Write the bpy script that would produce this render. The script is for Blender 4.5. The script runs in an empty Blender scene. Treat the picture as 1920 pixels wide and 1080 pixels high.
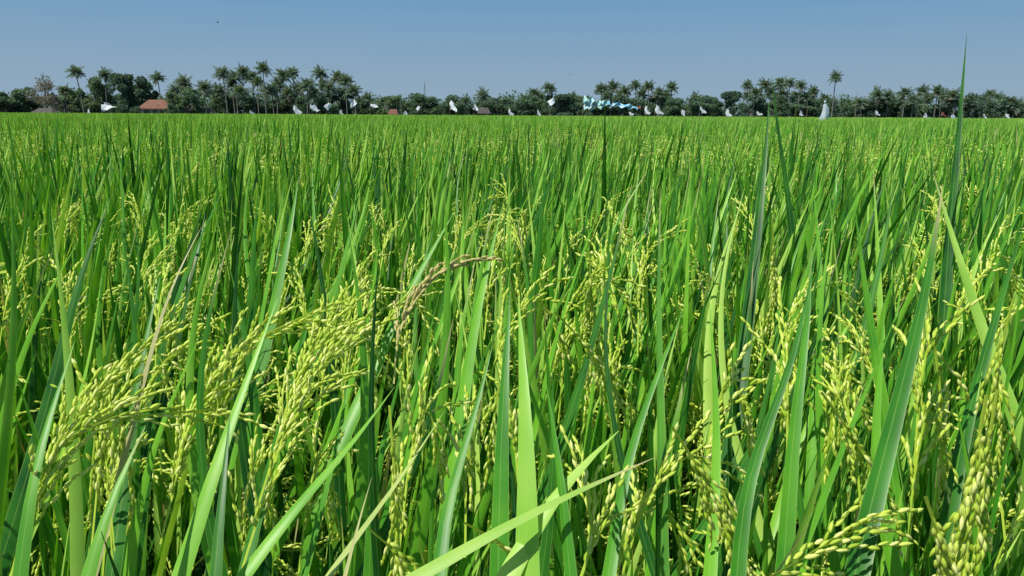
import bpy, math, numpy as np
from mathutils import Vector, Matrix
rng = np.random.default_rng(11)
U = rng.uniform
COL = bpy.context.scene.collection
CAMH = 1.24
PITCH = math.radians(13.15)
FPX = 1387.0
# ------------------------------------------------------------------ camera
cam_d = bpy.data.cameras.new("camera"); cam = bpy.data.objects.new("camera", cam_d)
COL.objects.link(cam); bpy.context.scene.camera = cam
cam_d.lens = 26; cam_d.sensor_width = 36; cam_d.clip_end = 5000; cam_d.clip_start = 0.02
Mrot = Matrix.Rotation(math.pi/2-PITCH, 4, 'X') @ Matrix.Rotation(math.radians(0.33), 4, 'Z')
cam.matrix_world = Matrix.Translation((0, 0, CAMH)) @ Mrot
M3 = np.array(Mrot.to_3x3())
def sight(px, py, d):
    v = np.array([(px-960)/FPX, -(py-540)/FPX, -1.0])*d
    return M3 @ v + np.array([0, 0, CAMH])
def hor(px): return 211 + px*11/1920
def bx(px, dist): return dist*(px-960)/1424.0
def hgt(px, py, dist): return CAMH + (hor(px)-py)/1463.0*dist

# ------------------------------------------------------------------ geometry accumulator
class Geo:
    def __init__(s): s.V=[]; s.F=[]; s.A=[]; s.M=[]; s.n=0
    def add(s, V, F, A, m=0):
        V=np.asarray(V,float).reshape(-1,3); F=np.asarray(F,int).reshape(-1,4)
        s.V.append(V); s.F.append(F+s.n); s.A.append(np.asarray(A,float).reshape(-1,4)); s.M.append(np.full(len(F),m,int)); s.n+=len(V)
    def build(s, name, mats, smooth=True):
        V=np.concatenate(s.V); F=np.concatenate(s.F); A=np.concatenate(s.A); M=np.concatenate(s.M)
        me=bpy.data.meshes.new(name)
        me.vertices.add(len(V)); me.vertices.foreach_set("co", V.astype(np.float32).ravel())
        me.loops.add(len(F)*4); me.loops.foreach_set("vertex_index", F.astype(np.int32).ravel())
        me.polygons.add(len(F)); me.polygons.foreach_set("loop_start", (np.arange(len(F))*4).astype(np.int32))
        me.polygons.foreach_set("material_index", M.astype(np.int32))
        me.polygons.foreach_set("use_smooth", np.full(len(F), smooth))
        at=me.attributes.new("tint",'FLOAT_COLOR','POINT'); at.data.foreach_set("color", A.astype(np.float32).ravel())
        for m in mats: me.materials.append(m)
        me.update(calc_edges=True)
        return me

def obj(name, data, parent=None, loc=(0,0,0), rot=None, scale=None):
    o=bpy.data.objects.new(name, data); COL.objects.link(o); o.location=loc
    if rot is not None: o.rotation_euler=rot
    if scale is not None: o.scale=scale
    if parent: o.parent=parent
    return o
def top(o, label, cat, group=None):
    o["label"]=label; o["category"]=cat
    if group: o["group"]=group
    return o

# ------------------------------------------------------------------ materials
def newmat(name):
    m=bpy.data.materials.new(name); m.use_nodes=True; nt=m.node_tree; nt.nodes.clear()
    return m, nt, nt.nodes, nt.links
def ramp(nd, stops):
    r=nd.new("ShaderNodeValToRGB"); e=r.color_ramp.elements
    while len(e)>1: e.remove(e[-1])
    e[0].position=stops[0][0]; e[0].color=(*stops[0][1],1)
    for p,c in stops[1:]:
        x=e.new(p); x.color=(*c,1)
    return r
def mathn(nd, lk, op, a, b=None, clamp=False):
    n=nd.new("ShaderNodeMath"); n.operation=op; n.use_clamp=clamp
    for i,v in enumerate((a,b)):
        if v is None: continue
        if isinstance(v,(int,float)): n.inputs[i].default_value=v
        else: lk.new(v, n.inputs[i])
    return n.outputs[0]
def mixc(nd, lk, fac, a, b, mode='MIX'):
    n=nd.new("ShaderNodeMix"); n.data_type='RGBA'; n.blend_type=mode
    for i,v in ((0,fac),(6,a),(7,b)):
        if isinstance(v,(int,float)): n.inputs[i].default_value=v
        elif isinstance(v,tuple): n.inputs[i].default_value=(*v,1)
        else: lk.new(v, n.inputs[i])
    return n.outputs[2]

def leaf_material(name, stops, dead, transl, rough, spec, veins=True):
    m,nt,nd,lk=newmat(name)
    at=nd.new("ShaderNodeAttribute"); at.attribute_name="tint"
    sp=nd.new("ShaderNodeSeparateColor"); lk.new(at.outputs["Color"], sp.inputs[0])
    R,G,B=sp.outputs[0],sp.outputs[1],sp.outputs[2]; A=at.outputs["Alpha"]
    tc=nd.new("ShaderNodeTexCoord")
    no=nd.new("ShaderNodeTexNoise"); no.inputs["Scale"].default_value=22 if veins else 3; no.inputs["Detail"].default_value=1
    lk.new(tc.outputs["Object"], no.inputs["Vector"])
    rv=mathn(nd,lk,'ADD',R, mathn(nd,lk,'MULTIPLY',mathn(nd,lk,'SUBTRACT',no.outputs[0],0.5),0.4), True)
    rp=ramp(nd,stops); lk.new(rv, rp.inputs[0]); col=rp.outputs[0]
    if veins:
        d=mathn(nd,lk,'ABSOLUTE',mathn(nd,lk,'SUBTRACT',A,0.5))
        rib=mathn(nd,lk,'SUBTRACT',1.0,mathn(nd,lk,'MULTIPLY',d,20.0),True)
        col=mixc(nd,lk,mathn(nd,lk,'MULTIPLY',rib,0.35),col,(0.40,0.62,0.14))
        edge=mathn(nd,lk,'MULTIPLY',mathn(nd,lk,'SUBTRACT',d,0.43),12.0,True)
        col=mixc(nd,lk,mathn(nd,lk,'MULTIPLY',edge,0.35),col,(0.48,0.68,0.18))
        st=mathn(nd,lk,'SINE',mathn(nd,lk,'MULTIPLY',A,80.0))
        stv=mathn(nd,lk,'ADD',mathn(nd,lk,'MULTIPLY',st,0.09),0.94)
        cv=nd.new("ShaderNodeCombineColor")
        for i in range(3): lk.new(stv,cv.inputs[i])
        col=mixc(nd,lk,1.0,col,cv.outputs[0],'MULTIPLY')
        tipf=mathn(nd,lk,'MULTIPLY',mathn(nd,lk,'SUBTRACT',G,0.9),9.0,True)
        rr=mathn(nd,lk,'FRACT',mathn(nd,lk,'MULTIPLY',R,37.0))
        sel=mathn(nd,lk,'GREATER_THAN',rr,0.78)
        col=mixc(nd,lk,mathn(nd,lk,'MULTIPLY',tipf,sel),col,(0.42,0.26,0.10))
    col=mixc(nd,lk,B,col,dead)
    pb=nd.new("ShaderNodeBsdfPrincipled"); lk.new(col,pb.inputs["Base Color"])
    pb.inputs["Roughness"].default_value=rough; pb.inputs["Specular IOR Level"].default_value=spec
    tr=nd.new("ShaderNodeBsdfTranslucent")
    lk.new(mixc(nd,lk,1.0,col,(1.3,1.15,0.5),'MULTIPLY'),tr.inputs["Color"])
    mx=nd.new("ShaderNodeMixShader"); mx.inputs[0].default_value=transl
    lk.new(pb.outputs[0],mx.inputs[1]); lk.new(tr.outputs[0],mx.inputs[2])
    out=nd.new("ShaderNodeOutputMaterial"); lk.new(mx.outputs[0],out.inputs[0])
    return m
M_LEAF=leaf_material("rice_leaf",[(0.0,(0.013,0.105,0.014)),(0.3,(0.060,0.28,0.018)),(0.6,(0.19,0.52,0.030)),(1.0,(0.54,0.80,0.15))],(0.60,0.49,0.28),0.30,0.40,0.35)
M_GRAIN=leaf_material("rice_grain",[(0.0,(0.38,0.56,0.035)),(0.5,(0.68,0.81,0.12)),(1.0,(0.87,0.91,0.34))],(0.66,0.57,0.25),0.25,0.5,0.25,False)
M_TREE=leaf_material("hazed_tree_leaves",[(0.0,(0.09,0.15,0.12)),(0.5,(0.14,0.23,0.15)),(1.0,(0.21,0.30,0.17))],(0.28,0.25,0.24),0.4,0.85,0.03,False)  # paler and greyer than real foliage: distance haze mixed into the leaf colour
M_PALM=leaf_material("hazed_palm_fronds",[(0.0,(0.10,0.165,0.13)),(0.5,(0.155,0.235,0.165)),(1.0,(0.21,0.28,0.18))],(0.28,0.25,0.20),0.4,0.8,0.05,False)  # air haze of the far tree line is in these frond colours too

def simple(name, stops, scale=4.0, rough=0.8, transl=0.0, stretch=(1,1,1), bump=0.0):
    m,nt,nd,lk=newmat(name)
    tc=nd.new("ShaderNodeTexCoord"); mp=nd.new("ShaderNodeMapping"); mp.inputs["Scale"].default_value=stretch
    lk.new(tc.outputs["Object"],mp.inputs[0])
    no=nd.new("ShaderNodeTexNoise"); no.inputs["Scale"].default_value=scale; no.inputs["Detail"].default_value=5
    lk.new(mp.outputs[0],no.inputs["Vector"])
    rp=ramp(nd,stops); lk.new(no.outputs[0],rp.inputs[0])
    pb=nd.new("ShaderNodeBsdfPrincipled"); lk.new(rp.outputs[0],pb.inputs["Base Color"]); pb.inputs["Roughness"].default_value=rough
    out=nd.new("ShaderNodeOutputMaterial")
    if bump:
        bp=nd.new("ShaderNodeBump"); bp.inputs["Strength"].default_value=bump; lk.new(no.outputs[0],bp.inputs["Height"]); lk.new(bp.outputs[0],pb.inputs["Normal"])
    if transl:
        tr=nd.new("ShaderNodeBsdfTranslucent"); lk.new(rp.outputs[0],tr.inputs[0])
        mx=nd.new("ShaderNodeMixShader"); mx.inputs[0].default_value=transl
        lk.new(pb.outputs[0],mx.inputs[1]); lk.new(tr.outputs[0],mx.inputs[2]); lk.new(mx.outputs[0],out.inputs[0])
    else: lk.new(pb.outputs[0],out.inputs[0])
    return m
M_BARK=simple("bark",[(0.3,(0.14,0.14,0.13)),(0.7,(0.22,0.21,0.2))],6,0.9,0,(1,1,0.3),0.5)
M_MUD=simple("wet_mud",[(0.3,(0.018,0.022,0.010)),(0.7,(0.05,0.045,0.025))],5,0.6,0,(1,1,1),0.6)
M_WALL=simple("plaster",[(0.3,(0.26,0.26,0.25)),(0.7,(0.38,0.38,0.36))],2)
M_PLASTIC=simple("white_plastic",[(0.3,(0.66,0.73,0.79)),(0.7,(0.84,0.87,0.90))],3,0.4,0.35)
M_GREYCLOTH=simple("pale_blue_cloth",[(0.3,(0.50,0.62,0.72)),(0.7,(0.70,0.78,0.84))],4,0.8,0.3)
M_BAMBOO=simple("bamboo",[(0.3,(0.16,0.14,0.09)),(0.7,(0.30,0.26,0.16))],8,0.7)
M_DARK=simple("dark_glass",[(0.3,(0.015,0.018,0.02)),(0.7,(0.04,0.045,0.05))],4,0.3)
M_WOOD=simple("door_wood",[(0.3,(0.09,0.05,0.03)),(0.7,(0.17,0.1,0.06))],4,0.7,0,(8,8,1))
M_STEEL=simple("mast_steel",[(0.3,(0.2,0.21,0.22)),(0.7,(0.33,0.33,0.33))],4,0.5)
M_RED=simple("red_cloth",[(0.3,(0.30,0.07,0.06)),(0.7,(0.42,0.14,0.11))],4,0.8,0.2)
M_FEATHER=simple("dark_feathers",[(0.3,(0.02,0.02,0.02)),(0.7,(0.05,0.05,0.05))],20,0.8)
def tile_mat(name,a,b):
    m,nt,nd,lk=newmat(name)
    tc=nd.new("ShaderNodeTexCoord"); wv=nd.new("ShaderNodeTexWave"); wv.inputs["Scale"].default_value=2.2; wv.bands_direction='X'
    lk.new(tc.outputs["Object"],wv.inputs["Vector"])
    no=nd.new("ShaderNodeTexNoise"); no.inputs["Scale"].default_value=1.6; no.inputs["Detail"].default_value=6; lk.new(tc.outputs["Object"],no.inputs["Vector"])
    rp=ramp(nd,[(0.3,a),(0.7,b)]); lk.new(no.outputs[0],rp.inputs[0])
    c=mixc(nd,lk,mathn(nd,lk,'MULTIPLY',wv.outputs[1],0.35),rp.outputs[0],tuple(x*0.4 for x in a))
    pb=nd.new("ShaderNodeBsdfPrincipled"); lk.new(c,pb.inputs["Base Color"]); pb.inputs["Roughness"].default_value=0.85
    bp=nd.new("ShaderNodeBump"); lk.new(wv.outputs[1],bp.inputs["Height"]); bp.inputs["Distance"].default_value=0.05; lk.new(bp.outputs[0],pb.inputs["Normal"])
    out=nd.new("ShaderNodeOutputMaterial"); lk.new(pb.outputs[0],out.inputs[0]); return m
M_TILE=tile_mat("orange_tiles",(0.20,0.09,0.06),(0.34,0.155,0.10))
M_TILE2=tile_mat("brown_tiles",(0.09,0.08,0.07),(0.14,0.12,0.11))
def patch_mat(name, stops, scale):
    m,nt,nd,lk=newmat(name)
    tc=nd.new("ShaderNodeTexCoord"); vo=nd.new("ShaderNodeTexVoronoi"); vo.inputs["Scale"].default_value=scale
    lk.new(tc.outputs["Object"],vo.inputs["Vector"])
    sp=nd.new("ShaderNodeSeparateColor"); lk.new(vo.outputs["Color"],sp.inputs[0])
    rp=ramp(nd,stops); rp.color_ramp.interpolation='CONSTANT'; lk.new(sp.outputs[0],rp.inputs[0])
    pb=nd.new("ShaderNodeBsdfPrincipled"); lk.new(rp.outputs[0],pb.inputs["Base Color"]); pb.inputs["Roughness"].default_value=0.5
    out=nd.new("ShaderNodeOutputMaterial"); lk.new(pb.outputs[0],out.inputs[0]); return m
M_PATCH=patch_mat("patchwork_plastic",[(0,(0.38,0.56,0.60)),(0.3,(0.12,0.42,0.52)),(0.5,(0.42,0.50,0.24)),(0.64,(0.20,0.50,0.58)),(0.85,(0.58,0.66,0.64))],6)
M_BLUEP=patch_mat("blue_plastic",[(0,(0.08,0.35,0.52)),(0.4,(0.14,0.44,0.60)),(0.7,(0.48,0.62,0.68))],5.0)

# ------------------------------------------------------------------ rice leaves
def norm(a): return a/np.maximum(np.linalg.norm(a,axis=-1,keepdims=True),1e-9)
def curves(base, az, t0, t1, L, S, p=1.3):
    t=np.linspace(0,1,S); tm=(t[:-1]+t[1:])/2
    tl=t0[:,None]+(t1-t0)[:,None]*tm**p
    d=np.stack([np.sin(tl)*np.cos(az)[:,None],np.sin(tl)*np.sin(az)[:,None],np.cos(tl)],-1)
    P=np.concatenate([np.zeros((len(az),1,3)),np.cumsum(d*(L/(S-1))[:,None,None],1)],1)+base[:,None,:]
    D=np.concatenate([d[:,:1],(d[:,1:]+d[:,:-1])/2,d[:,-1:]],1)
    return P,norm(D)
def ribbons(geo,P,D,side,W,R,B,three=True,m=0,fold=0.28,G=None):
    N,S,_=P.shape; nrm=np.cross(side,D)
    t=np.linspace(0,1,S) if G is None else G
    cols=3 if three else 2
    if three: off=[(-1,0,0.0),(0,-1,0.5),(1,0,1.0)]
    else: off=[(-1,0,0.0),(1,0,1.0)]
    V=np.zeros((N,S,cols,3)); A=np.zeros((N,S,cols,4))
    for j,(a,b,u) in enumerate(off):
        V[:,:,j]=P+side*(W*a)[...,None]+nrm*(W*b*fold)[...,None]
        A[:,:,j,0]=R[:,None]; A[:,:,j,1]=t; A[:,:,j,2]=B[:,None] if np.ndim(B)==1 else B; A[:,:,j,3]=u
    i=np.arange(N)[:,None,None]*S*cols+np.arange(S-1)[None,:,None]*cols+np.arange(cols-1)[None,None,:]
    F=np.stack([i,i+1,i+1+cols,i+cols],-1)
    geo.add(V,F,A,m)
def wprof(S):
    t=np.linspace(0,1,S); return np.minimum(1,0.6+1.8*t)*np.clip(1-t**2.0,0.03,1)
def leaves(geo,base,az,t0,t1,L,W,S,R,B=None,three=True,tw=None):
    N=len(az); P,D=curves(base,az,t0,t1,L,S)
    s=np.stack([-np.sin(az),np.cos(az),np.zeros(N)],-1)[:,None,:]*np.ones((1,S,1))
    s=norm(s-D*np.sum(s*D,-1,keepdims=True)); n=np.cross(s,D)
    if tw is None: tw=U(-1.2,1.2,N)
    ang=(tw[:,None]*np.linspace(0.4,1,S)[None])[...,None]
    s=s*np.cos(ang)+n*np.sin(ang)
    ribbons(geo,P,D,s,W[:,None]*wprof(S)[None],R,np.zeros(N) if B is None else B,three)

# grains
def grains(geo,C,D,L,Rd,R,B,m=0):
    N=len(C); D=norm(D); a=norm(np.cross(D,rng.normal(size=(N,3)))); b=np.cross(D,a)
    z=np.array([-.5,-.22,.18,.5]); r=np.array([.3,1.,.9,.12]); K=4
    th=np.arange(K)*2*np.pi/K
    ring=a[:,None,:]*np.cos(th)[None,:,None]+b[:,None,:]*np.sin(th)[None,:,None]
    V=C[:,None,None,:]+D[:,None,None,:]*(z[None,:,None,None]*L[:,None,None,None])+ring[:,None]*(r[None,:,None,None]*Rd[:,None,None,None])
    A=np.zeros((N,4,K,4)); A[...,0]=R[:,None,None]; A[...,1]=.5; A[...,2]=B; A[...,3]=.5
    k=np.arange(K); i=np.arange(N)[:,None,None]*16+np.arange(3)[None,:,None]*K
    F=np.stack([i+k,i+(k+1)%K,i+K+(k+1)%K,i+K+k],-1)
    geo.add(V,F,A,m)
def resample(P,n):
    P=np.asarray(P,float); seg=np.linalg.norm(np.diff(P,axis=0),axis=1); c=np.r_[0,np.cumsum(seg)]
    Q=np.vstack([2*P[0]-P[1],P,2*P[-1]-P[-2]]); out=[]
    for s in np.linspace(0,c[-1],n):
        k=min(max(np.searchsorted(c,s)-1,0),len(P)-2); u=(s-c[k])/max(seg[k],1e-9)
        p0,p1,p2,p3=Q[k],Q[k+1],Q[k+2],Q[k+3]
        out.append(0.5*((2*p1)+(-p0+p2)*u+(2*p0-5*p1+4*p2-p3)*u*u+(-p0+3*p1-3*p2+p3)*u**3))
    return np.array(out)
def smooth(P,k):
    P=P.copy()
    for _ in range(k): P[1:-1]=P[1:-1]*.5+(P[:-2]+P[2:])*.25
    return P
def panicle(path, nb=10, ng=11, brown=0.0, spread=0.5, bl=0.085, gs=1.0, droop=.10):
    g=Geo(); ax=resample(path,14); T=norm(np.gradient(ax,axis=0))
    s=norm(np.cross(T,np.array([0.3,1,0.2])))
    ribbons(g,ax[None],T[None],s[None],np.full((1,14),0.0010),np.array([.2]),np.array([brown]),True)
    C=[];Dd=[]
    for b in range(nb+1):
        f=0.22+0.75*b/nb; k=f*13; i=int(min(k,12)); p=ax[i]*(1-(k-i))+ax[i+1]*(k-i); t=T[i]
        lat=norm(rng.normal(size=3)); d=norm(t+lat*spread*(0.2 if b==nb else 1)); L=bl*U(.6,1.3)*(0.8 if b>nb*.7 else 1)
        n=max(3,int(ng*L/bl)); pts=[p]; dd=d
        for q in range(n):
            dd=norm(dd+np.array([0,0,-droop])+rng.normal(size=3)*0.06); pts.append(pts[-1]+dd*L/n)
        pts=np.array(pts); tt=norm(np.gradient(pts,axis=0)); ss=norm(np.cross(tt,[0.1,1,0.3]))
        ribbons(g,pts[None],tt[None],ss[None],np.full((1,len(pts)),0.0005),np.array([.3]),np.array([brown]),True)
        for q in range(1,len(pts)):
            sd=norm(np.cross(tt[q],rng.normal(size=3)))
            C.append(pts[q]+sd*0.0015*gs+tt[q]*0.002); Dd.append(tt[q]+sd*U(.1,.35))
    C=np.array(C); Dd=np.array(Dd); n=len(C)
    grains(g,C,Dd,U(.0080,.0100,n)*gs,U(.0013,.0020,n)*gs,np.clip(rng.normal(.5,.3,n),0,1),brown)
    return g.build("panicle",[M_GRAIN])

# prototypes -------------------------------------------------------
PAN=[]
for i in range(14):
    L=U(.16,.23); a0=U(.02,.35); a1=U(.8,2.5); t=np.linspace(0,1,8); tl=a0+(a1-a0)*t**1.2
    p=np.cumsum(np.stack([np.sin(tl),np.zeros(8),np.cos(tl)],-1)*L/8,0)
    PAN.append(panicle(np.vstack([[0,0,0],p]),nb=int(U(10,14)),ng=11,spread=.33,bl=.070,gs=1.05))
def plant_proto():
    g=Geo(); nt=16; pans=[]
    ro=rng.normal(size=(nt,2))*0.034; out=np.arctan2(ro[:,1],ro[:,0])+U(-.6,.6,nt)
    tl=U(0.02,0.20,nt); H=U(.62,.80,nt)
    b=np.column_stack([ro,np.zeros(nt)])
    P,D=curves(b,out,tl*.6,tl*1.2,H,5)
    s=norm(np.cross(D,np.array([0,1,0.1])))
    ribbons(g,P,D,s,np.full((nt,5),.0028),U(.0,.3,nt),np.zeros(nt),True,fold=.9)
    tops=P[:,-1]
    def at(f):
        k=f*4; i=np.minimum(k.astype(int),3); r=(k-i)[:,None]; idx=np.arange(nt); return P[idx,i]*(1-r)+P[idx,i+1]*r
    lean=0.11
    def azl(az,t):
        x=np.cos(az)*t+lean; y=np.sin(az)*t; return np.arctan2(y,x),np.hypot(x,y)
    az,t0=azl(out+U(-1.2,1.2,nt),U(.02,.26,nt))
    leaves(g,tops,az,t0,t0+U(.0,.16,nt),U(.28,.44,nt),U(.0055,.0102,nt),7,np.clip(rng.normal(.46,.32,nt),0,1))
    for lo,hi,ta,tb,La,Lb,rm in ((.74,.93,.10,.35,.32,.46,.40),(.45,.66,.3,1.2,.35,.5,.18)):  # lower leaves get a darker tint, painting in the shade of deep gaps
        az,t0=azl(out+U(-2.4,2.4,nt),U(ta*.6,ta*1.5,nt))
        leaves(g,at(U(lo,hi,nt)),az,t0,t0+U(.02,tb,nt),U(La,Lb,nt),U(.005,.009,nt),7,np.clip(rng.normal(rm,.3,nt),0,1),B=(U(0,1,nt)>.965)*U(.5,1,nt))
    for k in rng.permutation(nt)[:10]:
        pans.append((tuple(tops[k]-np.array([0,0,U(-.04,.12)])), float(out[k]+U(-1.5,1.5)), int(rng.integers(14)), float(U(.85,1.1))))
    return g.build("foliage",[M_LEAF]),pans
PROTO=[plant_proto() for _ in range(26)]

# ------------------------------------------------------------------ planting positions
def grid(sp,y0,y1,kx,mx,jit=.42):
    ys=np.arange(y0,y1,sp); out=[]
    for y in ys:
        w=kx*y+mx; xs=np.arange(-w,w,sp); out.append(np.column_stack([xs+U(-jit,jit,len(xs))*sp,y+U(-jit,jit,len(xs))*sp]))
    return np.concatenate(out)
pos=grid(.18,.52,10,.80,.7)
inview=np.abs(pos[:,0])<.72*pos[:,1]+.12
dist=np.hypot(pos[:,0],pos[:,1])
order=np.argsort(np.where(inview,dist,1e9))[:300]
near=pos[order]; mask=np.ones(len(pos),bool); mask[order]=False; rest=pos[mask]
PLANTS=[]
for x,y in near:
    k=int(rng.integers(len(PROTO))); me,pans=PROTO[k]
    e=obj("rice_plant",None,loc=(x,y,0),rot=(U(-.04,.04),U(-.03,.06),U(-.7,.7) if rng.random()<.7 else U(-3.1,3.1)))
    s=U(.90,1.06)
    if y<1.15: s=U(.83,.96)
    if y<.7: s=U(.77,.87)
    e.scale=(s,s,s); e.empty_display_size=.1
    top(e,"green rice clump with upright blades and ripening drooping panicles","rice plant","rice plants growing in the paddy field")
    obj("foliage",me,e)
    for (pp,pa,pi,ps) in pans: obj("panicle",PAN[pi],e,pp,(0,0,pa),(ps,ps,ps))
    PLANTS.append(e)
bpy.context.view_layer.update()
PXY=np.array([[p.location.x,p.location.y] for p in PLANTS])
def owner(pt):
    d=np.hypot(PXY[:,0]-pt[0],PXY[:,1]-pt[1]); return PLANTS[int(np.argmin(d))]
def attach(name,me,e,label=None):
    o=bpy.data.objects.new(name,me); COL.objects.link(o); o.parent=e
    o.matrix_parent_inverse=e.matrix_world.inverted()
    if label: o["label"]=label
    return o
# distinctive blades, traced from root to tip at their distance from the viewer
def hero(pts,d0,d1,wpx,R,B=0.0,face=0.3,tipb=0.0,label=None,tp=2.0):
    n=len(pts); W=[sight(x,y,d0+(d1-d0)*i/(n-1)) for i,(x,y) in enumerate(pts)]
    e=owner(W[0]); t0=norm(W[1]-W[0])
    a=W[0]-t0*.14; b=a-norm(t0*.5+np.array([0,0,.5]))*.16; c=b-np.array([0,0,max(b[2]-.1,.05)])
    path=smooth(resample(np.vstack([c,b,a,W]),48),4); NP=48
    seg=np.r_[0,np.cumsum(np.linalg.norm(np.diff(path,axis=0),axis=1))]
    i0=np.argmin(np.linalg.norm(path-a,axis=1)); u=np.clip((seg-seg[i0])/(seg[-1]-seg[i0]),0,1)
    w=wpx/FPX*(d0+d1)/2/2
    k=np.arange(NP)
    Wd=np.where(k<i0,.0022+(w*.7-.0022)*np.clip(k/max(i0,1),0,1)**3,w*np.minimum(1,.7+1.2*u)*np.clip(1-u**tp,.02,1))
    T=norm(np.gradient(path,axis=0)); view=norm(path-np.array([0,0,CAMH])); s=norm(np.cross(T,view)); nn=np.cross(s,T)
    fa=(face+np.linspace(-.35,.35,NP))[:,None]
    s=s*np.cos(fa)+nn*np.sin(fa)
    g=Geo(); Bc=np.clip(B+tipb*np.clip((u-.86)*8,0,1),0,1)[None]
    ribbons(g,path[None],T[None],s[None],Wd[None],np.array([R]),Bc,True,G=np.minimum(u,.88))
    attach("leaf",g.build("leaf",[M_LEAF]),e,label)
DRY="dry pale brown withered blade"
H=[([(1765,760),(1775,520),(1797,260),(1813,62)],1.15,1.25,25,.05,0,.2,0),
([(1500,600),(1478,370),(1458,240),(1448,143)],1.4,1.4,18,.05,0,.2,0),
([(1370,840),(1400,620),(1430,340),(1443,185)],.95,1.1,32,.08,0,.2,0),
([(1590,1150),(1640,930),(1700,700),(1745,500),(1768,345)],.48,.62,50,.2,0,.3,1),
([(1940,880),(1850,640),(1785,440),(1750,325)],.75,.9,30,.8,.05,.2,.8),
([(1245,1150),(1240,800),(1235,560),(1238,355)],.6,.75,26,.3,.05,.4,.8),
([(988,1180),(988,850),(980,690),(972,558)],.42,.50,64,.76,0,.2,0),
([(935,1180),(940,850),(950,650),(957,530)],.46,.55,48,.3,0,.2,0),
([(740,1110),(900,1012),(1060,930),(1228,858)],.40,.44,40,.82,.12,.3,1),
([(930,1130),(1000,980),(1075,885),(1160,808)],.42,.47,62,.9,.04,.1,0),
([(215,930),(262,740),(318,540),(378,425)],.62,.7,17,.6,.8,.4,.2),
([(640,1110),(670,980),(697,895)],.42,.45,20,.8,.7,.4,0),
([(430,1120),(560,940),(650,850),(740,725)],.45,.54,36,.6,0,.3,0),
([(320,1140),(400,890),(460,720),(520,560)],.47,.58,42,.65,0,.3,0),
([(1075,1140),(1060,950),(1040,820),(1023,710)],.42,.48,38,.35,0,.2,0),
([(150,1140),(190,980),(235,870),(272,800)],.42,.48,44,.5,0,.2,.6),
([(20,1000),(90,760),(150,520),(208,370)],.75,.85,34,.1,0,.2,0),
([(840,960),(870,740),(900,560),(942,385)],.7,.8,38,.5,0,.3,0),
([(400,1150),(410,980),(425,850),(432,770)],.43,.5,38,.15,0,.2,0),
([(1470,1080),(1490,800),(1515,600),(1522,460)],.6,.7,36,.35,0,.2,.3),
([(1690,1000),(1660,780),(1625,560),(1602,380)],.7,.8,32,.4,0,.3,0),
([(1760,1100),(1800,850),(1860,620),(1925,400)],.6,.7,36,.15,0,.3,0),
([(735,920),(790,840),(835,768)],.55,.6,14,.9,.4,.4,0),
([(560,1120),(640,800),(660,640)],.6,.7,20,.4,0,.4,0),
([(1330,1100),(1345,820),(1330,560)],.55,.65,32,.6,0,.3,0),
([(230,940),(260,700),(300,520)],.7,.8,30,.2,0,.3,0),
([(1140,1100),(1180,850),(1285,570)],.55,.65,32,.4,0,.3,0),
([(500,640),(540,450),(560,330)],1.0,1.1,28,.4,0,.4,0),
([(1380,1150),(1400,900),(1480,700),(1530,480)],.5,.6,36,.2,0,.3,0),
([(1700,1150),(1640,900),(1650,700),(1660,560)],.55,.65,34,.5,0,.3,0),
([(30,1150),(60,900),(100,760),(140,640)],.5,.6,36,.4,0,.3,0),
([(440,1150),(500,900),(590,560)],.6,.7,30,.2,0,.3,0),
([(700,700),(760,560),(850,400)],.9,1.0,28,.5,0,.3,0),
([(820,1150),(830,960),(880,820),(925,640)],.45,.55,36,.35,0,.2,0),
]
for q in range(310):
    d=U(.56,2.1); px=U(-60,1980); tip=215+U(.07,.25)/d*FPX; ln=U(.26,.40)*FPX/d; le=U(-.12,.42)*ln
    bow=U(-.05,.08)*ln
    H.append(([(px-le,tip+ln),(px-le*.6-bow,tip+ln*.66),(px-le*.25-bow,tip+ln*.3),(px,tip)],d,d*U(1.,1.12),U(.009,.0175)*FPX/d,float(np.clip(rng.normal(.38,.32),0,1)),0,U(-.7,.9),float(rng.random()<.2)))
for h in H: hero(*h,label=DRY if h[4]>.55 and h[5]>.5 else None)
def hpan(pts,d,brown=0.,nb=13,spread=.30,label=None,bl=.058,gs=.93):
    W=[sight(x,y,dd) for (x,y),dd in zip(pts,np.linspace(d,d*1.06,len(pts)))]
    attach("panicle",panicle(np.array(W),nb=nb,ng=9,brown=brown,spread=spread,bl=bl,gs=gs,droop=.07),owner(W[0]),label)
hpan([(738,720),(750,620),(795,535),(870,490)],.72,.85,13,.22,"tan panicle already ripe and dry",.045,.9)
hpan([(320,930),(350,800),(430,670),(600,578)],.63)
hpan([(370,980),(390,840),(430,720),(480,640)],.63)
hpan([(480,960),(540,780),(600,690),(680,625)],.61,0,14)
hpan([(500,900),(545,740),(590,650),(630,600)],.63,0,14)
hpan([(520,840),(560,720),(610,640)],.68,0,12)
hpan([(450,1080),(500,920),(540,800),(600,740)],.57,0,12)
hpan([(300,1020),(330,900),(350,790),(390,720)],.6,0,12)
hpan([(20,1080),(60,940),(120,830),(220,780)],.53,0,14)
hpan([(30,1120),(60,1000),(80,900),(120,800)],.53,0,13)
hpan([(160,800),(270,780),(400,768)],.56,0,3,.06)
hpan([(100,900),(150,780),(220,690)],.61,0,11)
hpan([(1105,470),(1110,560),(1125,680)],.8,0,15,.22)
hpan([(1135,480),(1130,560),(1110,660)],.82,0,13,.18)
hpan([(1448,410),(1452,500),(1450,610)],.95,0,15,.18)
hpan([(1850,740),(1830,860),(1805,1060)],.43,0,14,.15)
hpan([(1870,730),(1850,860),(1840,1000)],.48,0,12,.16)
hpan([(1735,930),(1760,1010),(1775,1110)],.43,0,10,.18)
hpan([(870,980),(940,1020),(1010,1085)],.43,0,4,.12)
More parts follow.
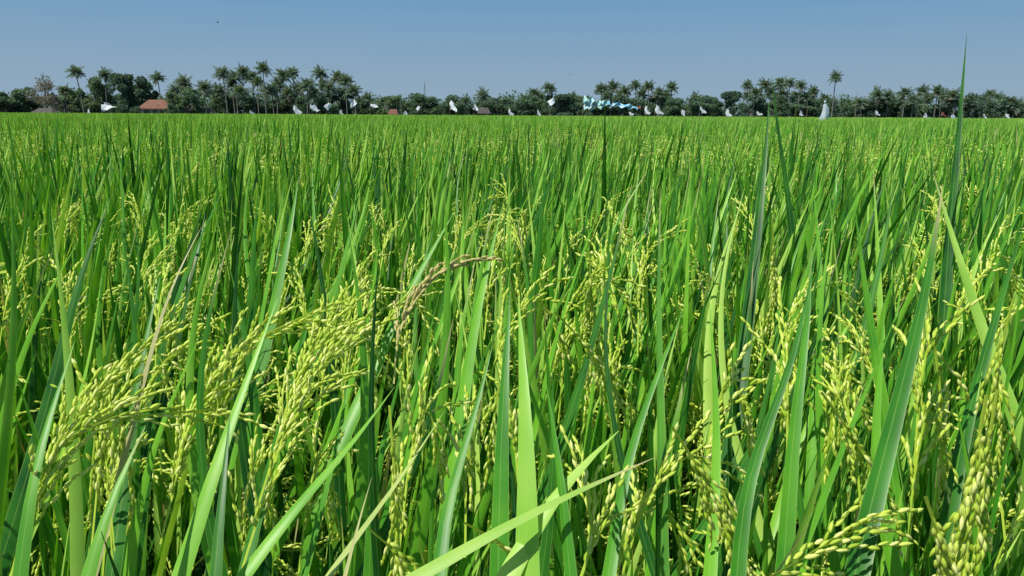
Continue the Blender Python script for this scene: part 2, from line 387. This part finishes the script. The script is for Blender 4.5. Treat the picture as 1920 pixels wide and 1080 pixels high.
hpan([(730,760),(740,900),(750,1050)],.55,0,12,.18)
hpan([(1260,800),(1310,880),(1370,1000)],.51,0,12,.22)
hpan([(1410,1100),(1500,1050),(1600,985)],.46,0,10,.28)
hpan([(1540,735),(1600,820),(1670,940)],.56,0,9,.22)
hpan([(1040,585),(1100,650),(1165,745)],.7,0,8,.22)
hpan([(1900,560),(1870,700),(1880,830)],.61,0,12,.26)
hpan([(690,990),(740,1040),(760,1120)],.46,0,10,.36)
hpan([(1080,1110),(1110,1010),(1100,930)],.49,0,10,.26)
for q in range(150):
    d=U(.58,1.9); px=U(0,1920); py=215+U(.18,.35)/d*FPX; s=.17*FPX/d; k=U(-.4,.75)
    hpan([(px-k*s*.3,py+s*.7),(px,py+s*.2),(px+k*s*.4,py),(px+k*s*.75,py+s*.33)],d,0,12,.28,None,.054,.98)

# ------------------------------------------------------------------ rest of the field, one stuff object
F=Geo()
def lowf(x,y): return .5*np.sin(x*.9+y*.35+1)+.3*np.sin(x*.33-y*.21)+.2*np.sin(y*.8-x*.5)
def mass(pts,k,S,W0,W1,three,hl,pk,mode,rb=0.,zlo=.42):
    n=len(pts); idx=np.repeat(np.arange(n),k); N=len(idx); c=pts[idx]
    lf=lowf(c[:,0],c[:,1]); sp=.05 if mode<2 else .2
    ch=rng.normal(size=n)[idx]*.03
    z=U(zlo,.80,N)*(1+.04*lf)+hl+ch
    az=U(0,2*np.pi,N); b=np.column_stack([c+rng.normal(size=(N,2))*sp,z])
    t0=U(.02,.30,N); low=z<.6; t0=np.where(low,t0*1.8,t0); x=np.cos(az)*t0+.10; y=np.sin(az)*t0
    t1=np.hypot(x,y)
    leaves(F,b,np.arctan2(y,x),t1,t1+U(.02,.28,N)*np.where(low,1.8,1),U(.26,.42,N)*(1+.05*lf),U(W0,W1,N),S,np.clip(rng.normal(.46+rb,.30 if mode==0 else .22,N)+.06*lf,0,1),B=(U(0,1,N)>.988)*U(.4,1,N),three=three)
    if pk==0: return
    idx=np.repeat(np.arange(n),pk); N=len(idx); c=pts[idx]; az=U(0,2*np.pi,N)
    b=np.column_stack([c+rng.normal(size=(N,2))*sp*1.2,U(.68,.90,N)])
    if mode==0:
        P,D=curves(b,az,U(.1,.5,N),U(1.4,2.6,N),U(.2,.28,N),12)
        q=np.tile(np.arange(2,12),2); C=P[:,q].reshape(-1,3)+rng.normal(size=(N*20,3))*.010; Dd=D[:,q].reshape(-1,3)+rng.normal(size=(N*20,3))*.3
        Dd=norm(Dd); s=norm(np.cross(Dd,rng.normal(size=Dd.shape))); m=len(C)
        Lg=U(.010,.018,m)[:,None]; Wg=U(.0022,.0033,m)[:,None]
        V=np.stack([C-Dd*Lg,C+s*Wg,C+Dd*Lg,C-s*Wg],1); A=np.zeros((m,4,4)); A[...,0]=U(0.1,1,m)[:,None]; A[...,1]=.5;A[...,3]=.5
        F.add(V,np.arange(m*4).reshape(-1,4),A,1)
    else:
        S2=4; P,D=curves(b,az,U(.2,.5,N),U(1.4,2.6,N),U(.2,.28,N),S2)
        wp=np.array([.2,.7,1,.4])*(.005 if mode==1 else .010)
        ribbons(F,P,D,norm(np.cross(D,norm(rng.normal(size=(N,1,3))))),np.ones((N,1))*wp,U(.0,.6,N),np.zeros(N),False,1)
mass(rest,25,5,.0055,.0102,False,0,6,0,.03)
mass(grid(.28,10,26,.76,1.2),18,3,.007,.0115,False,0.02,4,1,.12,.5)
mass(grid(.40,26,60,.74,2),14,3,.010,.016,False,0.03,4,1,.18,.6)
mass(grid(.8,60,168,.73,3),10,3,.024,.04,False,0.05,1,2,.22,.68)  # leaf tint lightens with distance, standing in for sunlit tips
fo=obj("rice_field",F.build("rice_field",[M_LEAF,M_GRAIN]))
fo["kind"]="stuff"; top(fo,"dense green rice crop with yellow-green panicles filling the paddy","rice field")

# ------------------------------------------------------------------ ground
def box(g,x0,x1,y0,y1,z0,z1,m=0):
    V=[(x0,y0,z0),(x1,y0,z0),(x1,y1,z0),(x0,y1,z0),(x0,y0,z1),(x1,y0,z1),(x1,y1,z1),(x0,y1,z1)]
    g.add(V,[(0,3,2,1),(4,5,6,7),(0,1,5,4),(1,2,6,5),(2,3,7,6),(3,0,4,7)],np.full((8,4),.5),m)
g=Geo(); g.add([(-2500,-200,0),(2500,-200,0),(2500,3500,0),(-2500,3500,0)],[(0,1,2,3)],np.zeros((4,4)))
go=obj("ground",g.build("ground",[M_MUD])); go["kind"]="structure"; top(go,"dark wet muddy paddy soil beneath the rice","ground")

# ------------------------------------------------------------------ tubes / trees
def tube(g,path,r,K=8,m=0,rv=.5):
    path=np.asarray(path,float); S=len(path); T=norm(np.gradient(path,axis=0)); a=norm(np.cross(T,np.array([.13,1,.07]))); b=np.cross(T,a)
    th=np.arange(K)*2*np.pi/K; V=path[:,None]+(a[:,None]*np.cos(th)[None,:,None]+b[:,None]*np.sin(th)[None,:,None])*np.asarray(r)[:,None,None]
    k=np.arange(K); i=np.arange(S-1)[:,None]*K
    A=np.zeros((S*K,4)); A[:,0]=rv; A[:,3]=.5
    g.add(V,np.stack([i+k,i+(k+1)%K,i+K+(k+1)%K,i+K+k],-1),A,m)
def palm_proto():
    g=Geo(); cx=U(-.9,.9); cy=U(-.5,.5); t=np.linspace(0,1,12)
    path=np.column_stack([cx*t**1.7,cy*t**1.7,t*8.0]); r=.15-.06*t; r[0]=.26; r+=np.where(np.arange(12)%2,0,.008)
    tube(g,path,r); trunk=g.build("trunk",[M_BARK])
    c=Geo(); nf=34
    for f in range(nf):
        az=f*2.399+U(-.4,.4); e=f/nf; t0=.0+e*1.9+U(-.1,.1); t1=t0+U(.5,1.5); L=U(1.7,3.0)
        P,D=curves(np.zeros((1,3)),np.array([az]),np.array([t0]),np.array([min(t1,3.05)]),np.array([L]),10)
        P,D=P[0],D[0]; dead=.9 if (f>=nf-4 and rng.random()<.5) else 0.; rv=U(.1,.9)
        tube(c,P,np.linspace(.045,.01,10),4,0,rv)
        q=np.linspace(.10,1,22)*9; i=np.minimum(q.astype(int),8); w=(q-i)[:,None]; B0=P[i]*(1-w)+P[i+1]*w; Dq=norm(D[i]*(1-w)+D[i+1]*w)
        sd=norm(np.cross(Dq,np.array([0,0,1.]))); u=np.linspace(0,1,22); LL=(.85*np.sin(np.pi*(.18+.75*u)))*U(.6,1.25,22)
        for sg in (-1,1):
            d=norm(sd*sg+Dq*.55+np.array([0,0,-.55])+rng.normal(size=(22,3))*.24)
            e1=B0+d*(LL*.55)[:,None]; d2=norm(d+np.array([0,0,-.8])); e2=e1+d2*(LL*.45)[:,None]
            P3=np.stack([B0,e1,e2],1); D3=np.stack([d,d,d2],1)
            s3=norm(Dq[:,None,:]-D3*np.sum(Dq[:,None,:]*D3,-1,keepdims=True))
            ribbons(c,P3,D3,s3,np.tile([.038,.05,.01],(22,1)),np.full(22,rv),np.full(22,dead),False)
    for k in range(6):
        a=U(0,6.28); C=np.array([[math.cos(a)*.28,math.sin(a)*.28,-.35+U(-.1,.1)]]); grains(c,C,np.array([[0,0,1.]]),np.array([.3]),np.array([.13]),np.array([.7]),.3)
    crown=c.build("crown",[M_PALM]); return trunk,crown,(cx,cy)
PALMS=[palm_proto() for _ in range(8)]
def palm(px,ty,dist,cs=1.0):
    tr,cr,(cx,cy)=PALMS[int(rng.integers(8))]; H=hgt(px,ty,dist); s=cs; th=max(H-1.8*s,1.5)
    rz=U(0,6.28); zs=th/8.0
    dx=cx*math.cos(rz)-cy*math.sin(rz)
    e=obj("palm_tree",None,loc=(bx(px,dist)-dx*1.0,dist,0)); e.rotation_euler=(0,0,rz)
    top(e,"tall coconut palm with feathery drooping crown behind the rice field","palm tree","coconut palms along the field edge")
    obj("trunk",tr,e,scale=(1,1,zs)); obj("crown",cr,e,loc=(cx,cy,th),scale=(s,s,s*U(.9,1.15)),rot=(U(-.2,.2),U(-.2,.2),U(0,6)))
def blob_cards(g,centers,radii,n,size,rv,B=0.):
    m=len(centers); k=rng.integers(m,size=n); d=norm(rng.normal(size=(n,3))); rr=U(.25,1.,n)**.5
    C=centers[k]+d*rr[:,None]*radii[k]; a=norm(rng.normal(size=(n,3))); b=norm(np.cross(a,rng.normal(size=(n,3)))) 
    s=(size*U(.5,1.3,n))[:,None]
    V=np.stack([C-a*s,C+b*s*.55,C+a*s,C-b*s*.55],1)
    R=np.clip(rv[k]+d[:,2]*.18*rr+rng.normal(size=n)*.15,0,1)  # lobe tops lighter, undersides darker: light from above painted into the tint
    A=np.zeros((n,4,4)); A[...,0]=R[:,None]; A[...,1]=.4; A[...,2]=B; A[...,3]=.5
    g.add(V,np.arange(n*4).reshape(-1,4),A)
def tree_proto(bare=False,tone=.45):
    g=Geo(); t=np.linspace(0,1,7); tube(g,np.column_stack([.2*np.sin(t*2),.1*t,t*4.2]),.3-.14*t)
    nl=16 if not bare else 14; C=[];Rr=[]
    for k in range(nl):
        az=U(0,6.28); rad=U(.4,3.2); z=U(1.8,7.0)-rad*.35; c=np.array([math.cos(az)*rad,math.sin(az)*rad,z]); C.append(c); Rr.append(U(.8,1.6)*np.array([1,1,.8]))
        st=np.array([.15,.08,min(U(1.5,4.),z)]); mid=(st+c)/2+np.array([0,0,-.3]); tube(g,resample([st,mid,c],6),np.linspace(.12,.03,6),5)
        if bare:
            for _ in range(9):
                d=norm(rng.normal(size=3)+np.array([0,0,.6])); tube(g,resample([c*.8+st*.2,c+d*.7,c+d*U(1,1.7)],4),np.linspace(.05,.012,4),4)
    trunk=g.build("trunk",[M_BARK]); c=Geo(); C=np.array(C);Rr=np.array(Rr)
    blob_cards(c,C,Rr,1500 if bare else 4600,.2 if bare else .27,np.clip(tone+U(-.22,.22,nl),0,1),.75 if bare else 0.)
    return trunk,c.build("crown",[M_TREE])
TREES=[tree_proto(False,t) for t in (.0,.4,.5,.6,.25)]; BARE=tree_proto(True)
def tree(px,ty,wpx,dist,kind=None,label="leafy green broadleaf tree beside the palms at the field edge"):
    tr,cr=BARE if kind=="bare" else TREES[int(rng.integers(5)) if kind is None else kind]
    H=hgt(px,ty,dist); w=wpx/1424*dist
    e=obj("broadleaf_tree",None,loc=(bx(px,dist),dist,0),rot=(0,0,U(0,6.28)),scale=(w/8.0,w/8.0,H/7.9))
    top(e,label,"tree","broadleaf trees along the field edge")
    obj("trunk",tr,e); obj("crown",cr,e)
for a in [(10,152,80,185,4),(45,156,70,190,1),(120,158,70,185,1),(178,134,64,182,3),(200,148,60,190,1),(243,132,85,175,0),(268,148,60,180,0),(345,160,75,162,2),(395,172,70,190,1),(318,190,30,156,3),(250,192,26,156,4),
          (440,168,70,195,1),(480,172,60,192,4),(520,170,70,185,4),(560,172,60,180,1),(600,170,60,190,0),(690,168,70,195,4),(725,174,70,190,3),(765,168,80,200,1),(815,168,80,200,4),(860,172,70,195,1),(895,178,60,200,4),(930,178,70,200,1),(970,174,80,200,4),
          (1005,170,60,205,1),(1045,172,70,200,0),(1080,174,70,200,1),(1130,168,70,200,4),(1165,174,60,200,1),(1200,172,60,205,4),(1230,172,70,200,1),(1305,164,66,185,4),(1345,176,60,200,1),(1368,166,60,190,0),(1405,172,60,200,1),(1440,168,70,200,1),(1475,168,60,205,4),(1500,172,70,200,4),
          (1540,178,60,205,1),(1580,180,65,205,1),(1640,178,70,205,4),(1680,180,60,205,1),(1715,177,70,205,1),(1760,180,60,205,4),(1800,180,70,205,0),(1835,181,60,205,1),(1870,185,65,205,1),(1920,192,60,205,4),(1270,178,60,190,1),(650,160,60,188,0),(620,178,70,180,1),(-60,160,80,185,1),(1990,190,60,200,1)]:
    tree(*a)
tree(85,136,80,180,"bare","sparse greyish-brown half-bare tree at the field edge")
for px,ty in [(150,126),(205,132),(300,136),(350,144),(385,152),(420,128),(443,134),(458,126),(473,134),(497,119),(535,132),(550,128),(575,148),(600,128),(633,136),(648,142),(522,150),(410,160),(590,165),(240,150),
              (330,160),(905,170),(1000,166),(1028,156),(1014,172),(1122,158),(1143,154),(1166,162),(1187,152),(1212,153),(1232,166),(1255,155),(1300,176),(1395,152),(1425,150),(1412,166),(1457,146),(1475,148),(1495,152),(1520,164),
              (1557,137),(1610,182),(1640,168),(1660,172),(1690,166),(1720,163),(1748,163),(1765,172),(1785,168),(1822,176),(1850,168),(1862,178),(1885,180),(740,180),(790,178),(870,182),(1070,176),(180,150),(128,160),(-20,160),(1670,180),(1735,178),(1540,178),
              (435,150),(485,145),(512,160),(560,158),(618,156),(660,160),(450,160),(500,158),(540,165),(605,150),(1135,172),(1155,175),(1200,168),(1222,176),(1245,172),(1400,172),(1440,165),(1465,168),(1488,170),(1508,174),(1705,178),(1775,180),(1810,180),(1835,182),(1650,182),(1900,186),(980,178),(690,176)]:
    if px==1557: palm(px,ty,175,.7); continue
    D=U(172,190) if px<700 else U(195,215); palm(px+U(-2,2),ty,D,U(.80,1.06))
# undergrowth belt
g=Geo(); n=440; x=U(-230,230,n); y=U(200,224,n); h=5.2+1.3*np.sin(x*.11+1)*np.cos(x*.043)+U(-1.6,2.0,n)+np.where(x<-40,1.,0)
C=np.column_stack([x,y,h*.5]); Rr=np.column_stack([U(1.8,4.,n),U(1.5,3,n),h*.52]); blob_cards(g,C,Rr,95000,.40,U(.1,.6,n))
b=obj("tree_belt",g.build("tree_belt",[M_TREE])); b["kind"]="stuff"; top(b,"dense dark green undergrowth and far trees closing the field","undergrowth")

# ------------------------------------------------------------------ houses
def house(px,ridge_y,wpx,dist,tile,walls=M_WALL,rot=0.,label="house"):
    H=hgt(px,ridge_y,dist); w=wpx/1424*dist; d=w*.75; wh=H*.52; ov=.45
    e=obj("house",None,loc=(bx(px,dist),dist+d/2,0),rot=(0,0,rot)); top(e,label,"house","village houses at the field edge")
    g=Geo(); X=w/2-ov; Y=d/2-ov; box(g,-X,X,-Y,Y,0,wh); obj("wall",g.build("wall",[walls],False),e)
    g=Geo(); rx=w*.3; X=w/2;Y=d/2; z0=wh-.05; z1=wh+.1
    V=[(-X,-Y,z0),(X,-Y,z0),(X,Y,z0),(-X,Y,z0),(-X,-Y,z1),(X,-Y,z1),(X,Y,z1),(-X,Y,z1),(-rx,-.05,H),(rx,-.05,H),(rx,.05,H),(-rx,.05,H)]
    g.add(V,[(0,3,2,1),(0,1,5,4),(1,2,6,5),(2,3,7,6),(3,0,4,7),(4,5,9,8),(5,6,10,9),(6,7,11,10),(7,4,8,11),(8,9,10,11)],np.full((12,4),.5))
    obj("roof",g.build("roof",[tile],False),e)
    Yf=-(d/2-ov)
    g=Geo(); box(g,-.45,.45,Yf-.05,Yf+.02,.02,min(2.1,wh-.25)); obj("door",g.build("door",[M_WOOD],False),e)
    for xx in (-w*.25,w*.25):
        wn=obj("window",None,e,(xx,Yf,0)); 
        g=Geo(); box(g,-.5,.5,-.03,.02,wh*.42,wh*.82); obj("pane",g.build("pane",[M_DARK],False),wn)
        g=Geo()
        for q in ((-.58,-.5,wh*.42-.08,wh*.82+.08),(.5,.58,wh*.42-.08,wh*.82+.08),(-.5,.5,wh*.42-.08,wh*.42),(-.5,.5,wh*.82,wh*.82+.08),(-.03,.03,wh*.42,wh*.82)):
            box(g,q[0],q[1],-.07,.02,q[2],q[3])
        obj("frame",g.build("frame",[M_WOOD],False),wn)
house(287,187,62,160,M_TILE,label="low village house with broad orange tiled roof")
house(350,190,34,172,M_TILE2,label="pale walled house with brown tiled roof under trees")
house(75,203,42,160,M_TILE2,label="low white walled shed with brown roof")
house(380,204,32,165,M_TILE2,label="low white walled house behind shrubs")
house(735,205,20,165,M_TILE,label="low orange roofed hut beside the paddy")
house(905,202,26,182,M_TILE2,label="house with brown tiled roof under trees")

# ------------------------------------------------------------------ flags
def cloth(w,h,style,mat):
    nx,ny=9,7; u,v=np.meshgrid(np.linspace(0,1,nx),np.linspace(0,1,ny))
    if style=="tri": X=u*w*(.25+.75*(1-v)); Z=-(1-v)*h+ .0
    elif style=="kite": X=(u-.5)*w*(1-np.abs(2*v-1)*.75)+w*.3*v; Z=-(1-v)*h
    else: X=u*w*(.6+.4*(1-v))+.15*w*(1-v); Z=-(1-v)*h-u*h*.25
    ph=U(0,6); Y=.12*w*np.sin(u*5+ph+v*2)+.05*np.sin(u*11+v*7); Z=Z+.09*h*np.sin(u*6+ph)+.05*h*np.sin(u*13+ph*2)*(1-v); X=X+.10*w*np.sin(v*7+ph)
    V=np.stack([X,Y,Z],-1).reshape(-1,3); i=(np.arange(ny-1)[:,None]*nx+np.arange(nx-1)[None]).ravel()
    g=Geo(); g.add(V,np.stack([i,i+1,i+1+nx,i+nx],-1),np.full((len(V),4),.5)); return g.build("cloth",[mat])
def flag(px,ty,wpx,hpx,dist,style,mat=M_PLASTIC,label="white plastic bird-scaring flag on a bamboo pole"):
    z=hgt(px,ty,dist); w=.95*wpx/1424*dist; h=.95*hpx/1424*dist; e=obj("bird_scaring_flag",None,loc=(bx(px-wpx/2,dist),dist,0),rot=(0,0,U(-.35,.35)))
    top(e,label,"flag","plastic bird-scaring flags standing in the rice")
    g=Geo(); tube(g,[(0,0,0),(.02,0,z*.5),(.05,0,z+.1)],[.025,.02,.012],6); obj("pole",g.build("pole",[M_BAMBOO]),e)
    obj("cloth",cloth(w,h,style,mat),e,(.06,0,z),rot=(U(-.6,-.2),U(-.35,.35),0))
for a in [(204,196,30,16,95,"tri"),(555,199,14,17,90,"tri"),(586,196,16,14,100,"sq"),(618,194,14,14,110,"kite"),(666,187,12,17,95,"kite"),(701,195,18,8,110,"sq"),(848,189,14,20,95,"sq"),(893,196,12,12,120,"tri"),(955,205,9,13,90,"tri"),
          (1037,185,16,16,80,"kite"),(1211,200,10,16,85,"tri"),(1234,198,18,19,80,"tri"),(1314,201,10,14,110,"tri"),(1363,205,12,16,80,"tri"),(1280,205,9,10,120,"sq"),(1500,208,8,10,110,"tri"),(1640,208,8,10,120,"sq"),(1735,212,9,9,100,"tri"),(1785,213,10,9,100,"sq"),(785,200,8,10,120,"kite"),(470,208,8,7,120,"tri"),(168,204,8,8,110,"sq"),
          (640,206,8,8,120,"tri"),(760,207,8,8,130,"sq"),(1010,207,9,9,110,"tri"),(1180,210,8,8,120,"sq"),(1420,210,9,9,110,"tri"),(1845,214,9,8,110,"tri"),(1885,213,8,9,110,"sq")]:
    flag(*a)
flag(1765,211,7,6,70,"sq",M_RED,"red and white rag tied on a bamboo pole")
for px,ty,dd in [(1600,176,45),(1758,186,60),(742,190,90),(1510,188,70)]:
    z=hgt(px,ty,dd); g=Geo(); tube(g,[(0,0,0),(.04,0,z*.5),(.0,.03,z)],[.02,.017,.01],6)
    e=obj("bamboo_pole",g.build("bamboo_pole",[M_BAMBOO]),loc=(bx(px,dd),dd,0)); top(e,"thin bare bamboo pole standing in the rice","pole","bamboo poles standing in the rice")
# scarecrow
dd=45; e=obj("scarecrow",None,loc=(bx(1544,dd),dd,0)); top(e,"pale bluish cloth scarecrow draped over a bamboo cross","scarecrow")
g=Geo(); tube(g,[(0,0,0),(0,0,1.5),(.02,0,2.35)],[.03,.025,.012],6); tube(g,[(-.12,0,1.86),(0,.03,1.9),(.12,0,1.86)],[.014,.014,.014],6); obj("pole",g.build("pole",[M_BAMBOO]),e)
def shell(prof,mat,name,K=20):
    g=Geo(); th=np.arange(K)*2*np.pi/K; V=[]
    for z,rx,ry in prof:
        wob=1+.2*np.sin(th*5+z*3)+.08*np.sin(th*9+z); V.append(np.column_stack([np.cos(th)*rx*wob+.05*math.sin(z*5),np.sin(th)*ry*wob,np.full(K,z)+(.10*np.sin(th*3) if z<1.2 else 0)]))
    V=np.concatenate(V); S=len(prof); k=np.arange(K); i=np.arange(S-1)[:,None]*K
    g.add(V,np.stack([i+k,i+(k+1)%K,i+K+(k+1)%K,i+K+k],-1),np.full((len(V),4),.5)); return g.build(name,[mat])
obj("shirt",shell([(.85,.26,.14),(1.2,.25,.14),(1.5,.20,.11),(1.75,.15,.09),(1.92,.10,.06),(2.0,.04,.04)],M_GREYCLOTH,"shirt"),e)
obj("head",shell([(2.0,.03,.03),(2.05,.05,.05),(2.11,.06,.06),(2.17,.04,.04),(2.21,.01,.01)],M_GREYCLOTH,"head"),e)
# coloured banner
dd=70; x0=bx(1090,dd); e=obj("bird_scaring_banner",None,loc=(x0,dd,0)); top(e,"long patchwork yellow, blue and white plastic banner strung between poles","banner")
sx=dd/1424
for xx,zz in ((0,hgt(1090,180,dd)),(52*sx,hgt(1142,172,dd)),(108*sx,hgt(1198,198,dd))):
    g=Geo(); tube(g,[(xx,0,0),(xx+.03,0,zz*.5),(xx,0,zz)],[.03,.025,.015],6); obj("pole",g.build("pole",[M_BAMBOO]),e)
def strip(xa,xb,fz,mat,name,n=40,m=7):
    u,v=np.meshgrid(np.linspace(0,1,n),np.linspace(0,1,m)); X=(xa+(xb-xa)*u); za,zb=fz(u); Zz=za*(1-v)+zb*v; Y=.16*np.sin(u*14+v*3)+.06*np.sin(u*31+v*5)-.04-.35*v
    V=np.stack([X,Y,Zz],-1).reshape(-1,3); i=(np.arange(m-1)[:,None]*n+np.arange(n-1)[None]).ravel(); g=Geo()
    g.add(V,np.stack([i,i+1,i+1+n,i+n],-1),np.full((len(V),4),.5)); return g.build(name,[mat])
Z=lambda py:hgt(1140,py,dd)
obj("cloth",strip(.05,34*sx,lambda u:(Z(182)+(Z(190)-Z(182))*u+.14*np.sin(u*15),Z(195)+.2*np.sin(u*13)),M_PATCH,"cloth",30),e)
obj("cloth",strip(2*sx,52*sx,lambda u:(Z(195)+(Z(189)-Z(195))*u+.10*np.sin(u*19),Z(208)+(Z(200)-Z(208))*u+.16*np.sin(u*17)),M_PATCH,"cloth"),e)
obj("cloth",strip(44*sx,102*sx,lambda u:(Z(190)+(Z(199)-Z(190))*u+.07*np.sin(u*19),Z(198)+(Z(205)-Z(198))*u+.09*np.sin(u*23)),M_BLUEP,"cloth"),e)
obj("cloth",strip(102*sx,108*sx,lambda u:(Z(200)+0*u,Z(204)+.1*u),M_RED,"cloth",6,4),e)["label"]="dull red end of the banner"
obj("rag",strip(50*sx,54*sx,lambda u:(Z(174)+0*u-.1*u,Z(206)+.1*np.sin(u*9)),M_DARK,"rag",6,6),e)
# mast
dd=260; Hh=hgt(795,147,dd); g=Geo()
for k in range(3):
    a=k*2.094; tube(g,[(math.cos(a)*.7,math.sin(a)*.7,0),(math.cos(a)*.12,math.sin(a)*.12,Hh-2)],[.05,.04],5)
for j in range(14):
    z=j*(Hh-2)/14; z2=z+(Hh-2)/14; r=.7-.58*z/(Hh-2); r2=.7-.58*z2/(Hh-2)
    for k in range(3):
        a=k*2.094;b2=a+2.094; tube(g,[(math.cos(a)*r,math.sin(a)*r,z),(math.cos(b2)*r2,math.sin(b2)*r2,z2)],[.025,.025],4)
tube(g,[(0,0,Hh-2.1),(0,0,Hh)],[.06,.03],5)
e=obj("antenna_mast",g.build("antenna_mast",[M_STEEL]),loc=(bx(795,dd),dd,0)); top(e,"thin grey lattice antenna mast rising behind the trees","antenna mast")
# birds
def bird(px,py,d,s):
    p=sight(px,py,d); g=Geo(); tube(g,[(-.12*s,0,0),(-.05*s,0,.01*s),(.05*s,0,.015*s),(.12*s,0,0)],[.004*s,.03*s,.035*s,.006*s],6)
    for sg in (-1,1):
        V=[(.05*s,sg*.02*s,.02*s),(-.05*s,sg*.02*s,.02*s),(-.04*s,sg*.16*s,.08*s),(.04*s,sg*.15*s,.08*s),(-.06*s,sg*.3*s,.03*s),(-.03*s,sg*.3*s,.03*s)]
        g.add(V,[(0,1,2,3),(3,2,4,5)],np.full((6,4),.5))
    e=obj("bird",g.build("bird",[M_FEATHER]),loc=p,rot=(0,0,.4)); top(e,"small dark bird gliding in the clear sky","bird","birds in the sky")
bird(408,42,40,.6); bird(1068,140,90,.6)

# ------------------------------------------------------------------ light
sc=bpy.context.scene
AZ=math.radians(-122); EL=math.radians(58)
S=Vector((math.sin(AZ)*math.cos(EL),math.cos(AZ)*math.cos(EL),math.sin(EL)))
sd=bpy.data.lights.new("sun",'SUN'); sd.energy=5.0; sd.angle=math.radians(.5); sd.color=(1,.97,.87)
so=bpy.data.objects.new("sun",sd); COL.objects.link(so); so.rotation_euler=S.to_track_quat('Z','Y').to_euler()
w=bpy.data.worlds.new("World"); sc.world=w; w.use_nodes=True; nd=w.node_tree.nodes; lk=w.node_tree.links; nd.clear()
sky=nd.new("ShaderNodeTexSky"); sky.sky_type='NISHITA'; sky.sun_disc=False; sky.sun_elevation=EL; sky.sun_rotation=AZ; sky.dust_density=2.5; sky.air_density=1.2
tc=nd.new("ShaderNodeTexCoord"); sp=nd.new("ShaderNodeSeparateXYZ"); lk.new(tc.outputs["Generated"],sp.inputs[0])
k=10.0
rp=ramp(nd,[(0.0,(.29,.41,.53)),(.04,(.27,.40,.53)),(.15,(.145,.325,.54)),(.5,(.13,.25,.42)),(1,(.12,.22,.38))]); lk.new(sp.outputs[2],rp.inputs[0])
sc10=mixc(nd,lk,1.0,rp.outputs[0],(k,k,k),'MULTIPLY')
col=mixc(nd,lk,.95,sky.outputs[0],sc10)
bg=nd.new("ShaderNodeBackground"); bg.inputs[1].default_value=.1; lk.new(col,bg.inputs[0])
wo=nd.new("ShaderNodeOutputWorld"); lk.new(bg.outputs[0],wo.inputs[0])
sc.view_settings.view_transform='Standard'; sc.view_settings.look='None'; sc.view_settings.exposure=0
